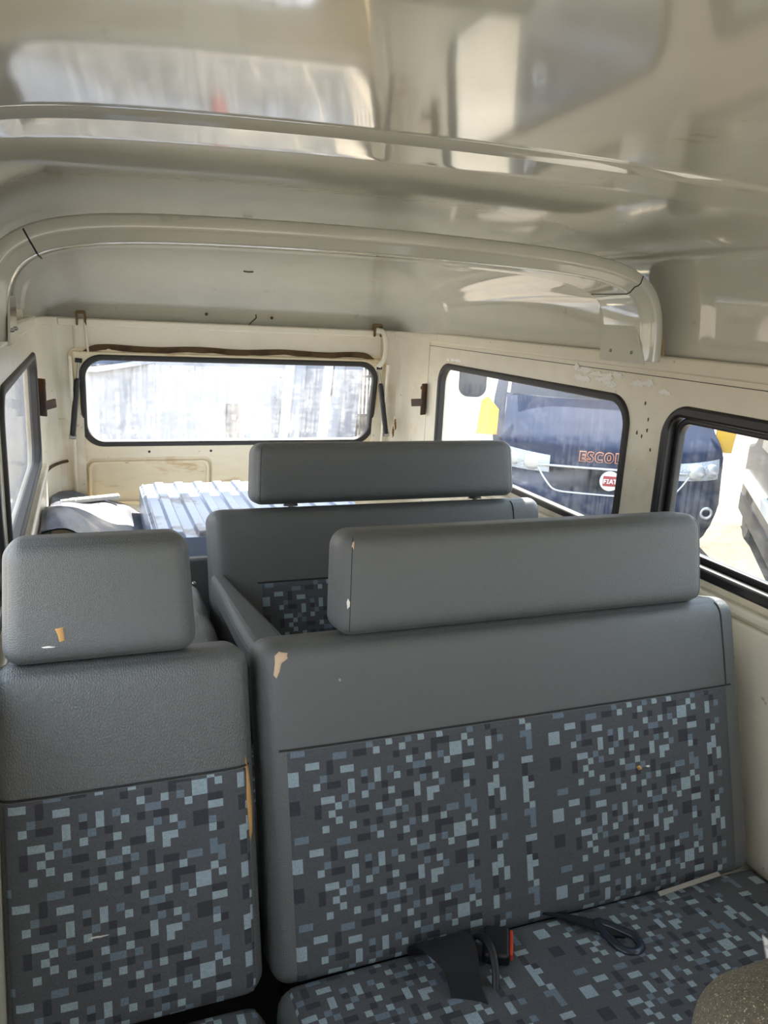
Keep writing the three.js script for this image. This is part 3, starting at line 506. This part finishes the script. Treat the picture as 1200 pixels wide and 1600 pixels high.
{
  const t = thing('ribbed_panel', 'silvery blue ribbed metal panel lying on the rear deck', 'metal panel', [-0.035, 0, -2.63]);
  const w = 0.72, dpt = 0.74, r = 0.06;
  const rib = (x) => 0.012 * sstep(-0.2, 0.35, Math.cos(x / 0.072 * 2 * Math.PI));
  part('sheet', grid(360, 60, (u, v) => { const x = lerp(-w / 2, w / 2, u), z0 = lerp(-dpt / 2, dpt / 2, v); const ex = Math.max(0, Math.abs(x) - (w / 2 - r)), ez = Math.sqrt(Math.max(0, r * r - ex * ex)) - r, z = clamp(z0, -dpt / 2 - ez, dpt / 2 + ez); const e = Math.min(w / 2 - Math.abs(x), dpt / 2 + ez - Math.abs(z)); return [x, 0.835 + rib(x) * sstep(0.0, 0.02, e), z]; }, (u, v) => [u * w, v * dpt]), mat.tray, t);
  part('rim', (() => { const q = rrect(-w / 2, -dpt / 2, w / 2, dpt / 2, r); q.holes.push(rrect(-w / 2 + 0.004, -dpt / 2 + 0.004, w / 2 - 0.004, dpt / 2 - 0.004, r - 0.004, THREE.Path)); return boxUV(ext(q, 0.112, 0.001).rotateX(-Math.PI / 2).translate(0, 0.724, 0)); })(), mat.tray, t);
  part('catch', mergeGeometries([box(0.05, 0.02, 0.012, 0.18 - 0.36, 0.828, dpt / 2 + 0.006), box(0.03, 0.03, 0.01, 0.18 - 0.36, 0.812, dpt / 2 + 0.01)]), mat.steel, t);
}
{
  const s = one('wooden_stick', boxUV(mergeGeometries([box(0.17, 0.016, 0.03, 0, 0, 0, 0.005), box(0.05, 0.014, 0.02, -0.09, 0.004, 0.012, 0.004)].map((g) => g.toNonIndexed ? (g.index ? g.toNonIndexed() : g) : g))), mat.white, 'short white stick lying on the rumpled rear mat', 'stick');
  s.position.set(-0.55, 0.81, -2.9); s.rotation.set(0.05, 0.12, 0.04);
}

// ------------------------------------------------------------------ outside
const GY = -0.55;
{
  const base = fbm(501, 4, 6), fine = fbm(503, 60, 3), cr = worley(509, 7);
  const gt = tex(1024, 1024, (u, v) => { const a = base(u, v), f = fine(u, v), c = sstep(0.0, 0.025, cr(u + 0.03 * f, v + 0.03 * a)); const k = (0.8 + 0.3 * a) * (0.88 + 0.24 * f) * (0.82 + 0.18 * c); return [0.50 * k, 0.468 * k, 0.415 * k]; });
  const g = struct('ground', boxUV(box(60, 0.1, 70, 0, GY - 0.05, -18)), M({ map: rep(gt, 4), roughness: 0.95 }), 'sunlit pale cracked concrete yard'); g.userData.category = 'ground';
}
// dark blue van seen through the right-hand windows
{
  const v = thing('parked_van', 'dark blue van with round badge and headlights parked beyond the side windows', 'van', [3.77, GY, -5.66]); v.rotation.y = -Math.atan2(0.46, 0.888);
  // local: x to the viewer's right, z towards the viewer
  const PR = [[0.1, -0.1], [0.2, 0.02], [0.5, 0.06], [0.58, 0.05], [0.62, 0.02], [0.8, 0.02], [0.84, 0.03], [0.99, -0.03], [1.04, -0.1], [1.2, -0.42], [1.34, -0.78]];
  const off = (h) => { for (let i = 1; i < PR.length; i++) if (h <= PR[i][0]) { const t = (h - PR[i - 1][0]) / (PR[i][0] - PR[i - 1][0]); return lerp(PR[i - 1][1], PR[i][1], t); } return PR[PR.length - 1][1]; };
  const hwid = (h) => (h < 0.5 ? lerp(0.9, 1.0, sstep(0.05, 0.5, h)) : lerp(1.0, 0.95, sstep(0.9, 1.34, h)));
  const S = (u, h, o = 0) => { const s = u / hwid(h); return [u, h, off(h) - 0.30 * Math.abs(s) ** 4 + o]; };
  const paint = M({ color: srgb(40, 50, 72), specularIntensity: 0.15, roughness: 0.9, map: rep(paintTex([255, 255, 255], [190, 190, 190], 0.6, 601, 0.3), 1.5) });
  const dark = M({ color: srgb(22, 25, 33), roughness: 0.7, specularIntensity: 0.2 }), glass = M({ color: srgb(24, 30, 42), roughness: 0.12 }), chrome = M({ color: srgb(200, 204, 210), metalness: 0.6, roughness: 0.3 });
  part('front_body', grid(60, 60, (a, b) => { const h = lerp(0.1, 1.34, b); return S(lerp(-1, 1, a) * hwid(h), h); }), paint, v);
  part('windscreen', grid(24, 20, (a, b) => { const h = lerp(1.34, 2.15, b), x = lerp(-0.92, 0.92, a) * (1 - 0.08 * b); return [x, h, -0.78 - 0.75 * b - 0.22 * Math.abs(a * 2 - 1) ** 3]; }), glass, v);
  for (const s of [-1, 1]) {
    part('side_panel', grid(10, 30, (a, b) => { const h = lerp(0.1, 2.2, a); return [s * (h < 1.34 ? hwid(h) : lerp(0.95, 0.86, (h - 1.34) / 0.9)), h, lerp(-0.28 + (h < 1.34 ? off(h) : -0.78 - (h - 1.34) * 0.93), -4.6, b)]; }), paint, v);
    const hl = part('headlight', grid(24, 12, (a, b) => { const u = s * lerp(0.56, 0.955, a), h = lerp(0.75, 0.93 - 0.03 * (1 - a), b); return S(u, h, 0.012 + 0.012 * Math.sin(a * Math.PI) * Math.sin(b * Math.PI)); }), M({ color: srgb(205, 212, 218), roughness: 0.12, metalness: 0.35, bumpMap: rep(peelBump, 0.4), bumpScale: 0.02 }), v, 'clear headlight');
    part('reflector', new THREE.SphereGeometry(0.075, 18, 12).scale(1.2, 1, 0.35).translate(s * 0.7, 0.835, S(0.7, 0.835)[2] + 0.012), chrome, hl); part('reflector', new THREE.SphereGeometry(0.06, 18, 12).scale(1.1, 1, 0.35).translate(s * 0.86, 0.84, S(0.86, 0.84)[2] + 0.016), chrome, hl);
    part('fog_light', new THREE.TorusGeometry(0.045, 0.014, 8, 20).translate(...S(s * 0.86, 0.46, 0.03)), chrome, v);
    const yel = M({ color: srgb(226, 178, 58), roughness: 0.5 });
    part('yellow_panel', ext(s < 0 ? poly([[-1.23, 0.98], [-1.03, 0.98], [-1.03, 1.22], [-1.14, 1.34], [-1.2, 1.3]]) : poly([[0.98, 0.95], [1.13, 0.95], [1.15, 1.15], [1.12, 1.37], [0.98, 1.3]]), 0.05, 0.008).translate(0, 0, -0.55), yel, v, 'yellow stripe panel');
    part('mirror', softBox(0.27, 0.36, 0.2, 0.098, 0.0, 16, 16, 12).translate(s * 1.3, 1.48, -0.75), dark, v);
    part('mirror_arm', tube([[s * 1.25, 1.5, -0.78], [s * 1.05, 1.56, -0.8], [s * 0.9, 1.6, -0.85]], 0.025, 16, 8), chrome, v);
  }
  const strip = (list, r, nm) => part(nm, tube(list.map(([u, h]) => S(u, h, 0.012)), r, 80, 8), chrome, v, 'bright trim strip');
  strip([[-0.78, 0.80], [-0.6, 0.812], [-0.3, 0.815], [0, 0.815], [0.3, 0.815], [0.6, 0.812], [0.78, 0.80]], 0.011, 'grille_trim');
  strip([[-0.66, 0.79], [-0.6, 0.7], [-0.52, 0.61], [-0.42, 0.59], [0, 0.585], [0.42, 0.59], [0.52, 0.61], [0.6, 0.7], [0.66, 0.79]], 0.009, 'grille_trim');
  part('grille', grid(30, 8, (a, b) => S(lerp(-0.56, 0.56, a), lerp(0.6, 0.8, b), 0.006)), dark, v);
  const font = await new FontLoader().loadAsync('fonts/droid/droid_sans_bold.typeface.json');
  const badge = part('badge', new THREE.CylinderGeometry(0.088, 0.088, 0.02, 28).rotateX(Math.PI / 2).translate(-0.03, 0.715, 0.05), M({ color: srgb(214, 216, 220), roughness: 0.3, metalness: 0.3 }), v, 'round badge with a red centre');
  part('badge_centre', box(0.12, 0.09, 0.012, -0.03, 0.715, 0.062, 0.02, 4), M({ color: srgb(150, 36, 42), roughness: 0.4 }), badge);
  { const t = new TextGeometry('FIAT', { font, size: 0.04, depth: 0.006, curveSegments: 3 }); t.computeBoundingBox(); const bb = t.boundingBox; t.translate(-(bb.max.x + bb.min.x) / 2 - 0.03, 0.695, 0.068); part('badge_lettering', t, M({ color: srgb(232, 230, 230), roughness: 0.4 }), badge); }
  // hood lettering with orange outlines
  const letters = 'ESCOLAR'; let x = -0.315;
  for (const ch of letters) {
    const mk = (bev) => { const t = new TextGeometry(ch, { font, size: 0.08, depth: 0.004, curveSegments: 4, bevelEnabled: bev > 0, bevelSize: bev, bevelThickness: 0.002, bevelSegments: 1 }); return t; };
    const o = mk(0.007), inr = mk(0); inr.computeBoundingBox(); const wch = inr.boundingBox.max.x;
    const z = S(x + wch / 2, 0.93)[2] + 0.03;
    const L = part('lettering', o.translate(x, 0.875, z), M({ color: srgb(190, 124, 96), roughness: 0.6 }), v); part('letter_face', inr.translate(x, 0.875, z + 0.004), paint, L);
    x += wch + 0.014;
  }
  part('roof', grid(20, 20, (a, b) => [lerp(-0.86, 0.86, a), 2.2 + 0.06 * (1 - (a * 2 - 1) ** 2), lerp(-1.5, -4.6, b)]), paint, v);
  part('underbody', box(1.7, 0.2, 4.0, 0, 0.2, -2.4, 0.05), dark, v);
  for (const s of [-1, 1]) for (const z of [-0.9, -3.8]) part('wheel', new THREE.CylinderGeometry(0.33, 0.33, 0.2, 28).rotateZ(Math.PI / 2).translate(s * 0.82, 0.33, z), dark, v);
}
// grey car beside it
{
  const c = thing('parked_car', 'grey car with a white side bar at the far right beyond the sliding window', 'car', [4.9, GY, -4.95]); c.rotation.y = Math.atan2(0.78, 0.62); // local -x runs away
  const sil = M({ color: srgb(58, 60, 66), roughness: 0.35, metalness: 0.2 }), dk = M({ color: srgb(40, 44, 52), roughness: 0.5 }), gl = M({ color: srgb(60, 68, 80), roughness: 0.15 });
  const s = poly([[-1.9, 0.3], [-1.95, 0.75], [-1.2, 0.95], [-0.7, 1.42], [0.9, 1.45], [1.5, 0.98], [1.95, 0.9], [2.0, 0.3]]);
  part('body', ext(s, 1.6, 0.06), sil, c); part('sill', box(3.9, 0.22, 1.62, 0, 0.26, 0.8, 0.03), dk, c);
  part('side_bar', box(3.7, 0.12, 0.06, 0, 0.56, -0.02, 0.02), M({ color: srgb(236, 236, 232), roughness: 0.4 }), c, 'white side bar');
  part('side_bar', box(3.7, 0.12, 0.06, 0, 0.56, 1.62, 0.02), M({ color: srgb(236, 236, 232), roughness: 0.4 }), c, 'white side bar');
  for (const z of [-0.004, 1.604]) for (const [a, b] of [[-0.62, 0.1], [0.2, 0.95]]) part('side_window', ext(poly([[a, 0.98], [b, 0.98], [b - 0.02, 1.36], [a + (a < 0 ? 0.25 : 0), 1.36]]), 0.01, 0.002).translate(0, 0, z - 0.005), gl, c);
  for (const x of [-1.25, 1.3]) for (const z of [0.1, 1.5]) part('wheel', new THREE.CylinderGeometry(0.3, 0.3, 0.2, 26).rotateX(Math.PI / 2).translate(x, 0.3, z), dk, c);
}
// white building behind
{
  const wt = paintTex([172, 176, 182], [134, 138, 146], 0.8, 651, 0.4), wm = M({ map: rep(wt, 3), roughness: 0.9 });
  const b = thing('white_building', 'white rendered building behind the rear window', 'building', [0.2, GY, -9.9]);
  part('wall', boxUV(box(1.75, 3.2, 0.2, 0.88, 1.6, -0.1, 0.01)), wm, b);
  const sw = part('wall', boxUV(box(3.4, 3.2, 0.2, -1.7, 1.6, -0.1, 0.01)), wm, b); sw.rotation.y = 65 * R;
  part('window', boxUV(box(1.4, 0.9, 0.06, -1.0, 1.86, 0.02, 0.01)), M({ color: srgb(52, 72, 100), roughness: 0.3 }), sw);
  part('window_sill', boxUV(box(1.6, 0.05, 0.12, -1.0, 1.38, 0.04, 0.01)), wm, sw);
  part('meter_box', boxUV(box(0.15, 0.44, 0.08, 0.93, 0.64, 0.04, 0.01)), M({ color: srgb(120, 118, 116), roughness: 0.7 }), b, 'grey box low on the wall');
  part('box_label', box(0.05, 0.06, 0.01, 0.94, 0.7, 0.085, 0.002), M({ color: srgb(232, 232, 230), roughness: 0.6 }), b);
}
one('red_bucket', new THREE.LatheGeometry([[0.0, 0], [0.07, 0], [0.1, 0.22], [0.095, 0.22], [0.067, 0.01], [0, 0.01]].map((p) => new THREE.Vector2(...p)), 24).translate(1.15, GY, -9.75), M({ color: srgb(196, 40, 58), roughness: 0.5 }), 'small red bucket at the foot of the white wall', 'bucket');
for (let i = 0; i < 6; i++) {
  const w = 0.12 + 0.05 * (i % 3), g = boxUV(box(w, 2.3, 0.02, 0, 1.15, 0, 0.004));
  const s = one('leaning_sheet', g, M({ color: srgb(176 - 34 * (i % 3), 182 - 32 * (i % 3), 192 - 30 * (i % 3)), roughness: 0.6, metalness: 0.1 }), ['pale metal sheet leaning by the white wall, nearest the meter box', 'second leaning metal sheet from the white wall', 'third leaning metal sheet from the white wall', 'third leaning metal sheet from the dark gate', 'second leaning metal sheet from the dark gate', 'leaning metal sheet touching the dark gate'][i], 'metal sheet', 'metal sheets leaning behind the van');
  s.position.set(1.72 + 0.155 * i, GY, -9.75 + 0.045 * i); s.rotation.set(0, 0, -0.08);
}
{
  const g = thing('barred_gate', 'dark barred metal gate right of the leaning sheets', 'gate', [2.62, GY, -9.7]), dk = M({ color: srgb(52, 54, 58), roughness: 0.6 });
  for (let i = 0; i < 6; i++) part('bar', box(0.022, 2.0, 0.022, 0.0 + 0.05 * i, 1.0, 0, 0.004), dk, g); for (const y of [0.25, 0.75, 1.25, 1.85]) part('rail', box(0.3, 0.035, 0.03, 0.125, y, 0.0, 0.004), dk, g);
}
function farCar(name, label, x, z, turn, col, tall) {
  const c = thing(name, label, tall ? 'van' : 'car', [x, GY, z]); c.rotation.y = turn; const m = M({ color: col, roughness: 0.35 }), dk = M({ color: srgb(36, 38, 44), roughness: 0.4 }), T = tall ? 1.95 : 1.45;
  part('body', ext(poly([[-2, 0.3], [-2.05, 0.85], [-1.3, 1.0], [-0.9, T - 0.05], [1.7, T], [2, 1.0], [2.02, 0.3]]), 1.7, 0.06).translate(0, 0, -0.85), m, c);
  part('rear_window', box(0.02, 0.4, 1.3, 1.96, 1.2, 0, 0.008), dk, c);
  for (const s of [-1, 1]) { part('side_window', box(2.0, 0.36, 0.02, 0.2, T - 0.35, s * 0.85, 0.008), dk, c); part('tail_light', box(0.06, 0.3, 0.2, 2.0, 0.85, s * 0.7, 0.02), M({ color: srgb(170, 20, 24), roughness: 0.3 }), c); for (const wx of [-1.25, 1.25]) part('wheel', new THREE.CylinderGeometry(0.31, 0.31, 0.2, 24).rotateX(Math.PI / 2).translate(wx, 0.31, s * 0.78), dk, c); }
}
farCar('distant_car', 'dark hatchback with a red tail light far behind the gate', 6.3, -20.5, 1.2 + Math.PI, srgb(38, 44, 58), false);
farCar('distant_van', 'white van parked behind the gate', 5.15, -14.6, 1.2, srgb(190, 194, 198), true);
// wall and ladder seen past the left rear window
{
  const w = thing('boundary_wall', 'pale grey boundary wall seen through the left rear window', 'wall', [-2.9, GY, -12]), m = M({ map: rep(paintTex([196, 200, 208], [150, 156, 168], 0.6, 671, 0.2), 2.5), roughness: 0.9 });
  part('wall', boxUV(box(0.2, 2.4, 8, -0.4, 1.2, 0, 0.02)), m, w); part('blue_band', boxUV(box(0.02, 0.5, 7.8, -0.29, 0.9, 0, 0.005)), M({ color: srgb(96, 112, 140), roughness: 0.8 }), w);
  const l = thing('ladder', 'white metal ladder leaning on the pale boundary wall', 'ladder', [-2.2, GY, -11]), lm = M({ color: srgb(225, 226, 228), roughness: 0.4 });
  l.rotation.set(0, 0.3, 0.12); for (const s of [-1, 1]) part('rail', box(0.04, 2.2, 0.03, s * 0.17, 1.1, 0), lm, l); for (let i = 0; i < 7; i++) part('rung', box(0.32, 0.03, 0.03, 0, 0.25 + 0.29 * i, 0), lm, l);
}
renderer.render(scene, camera);
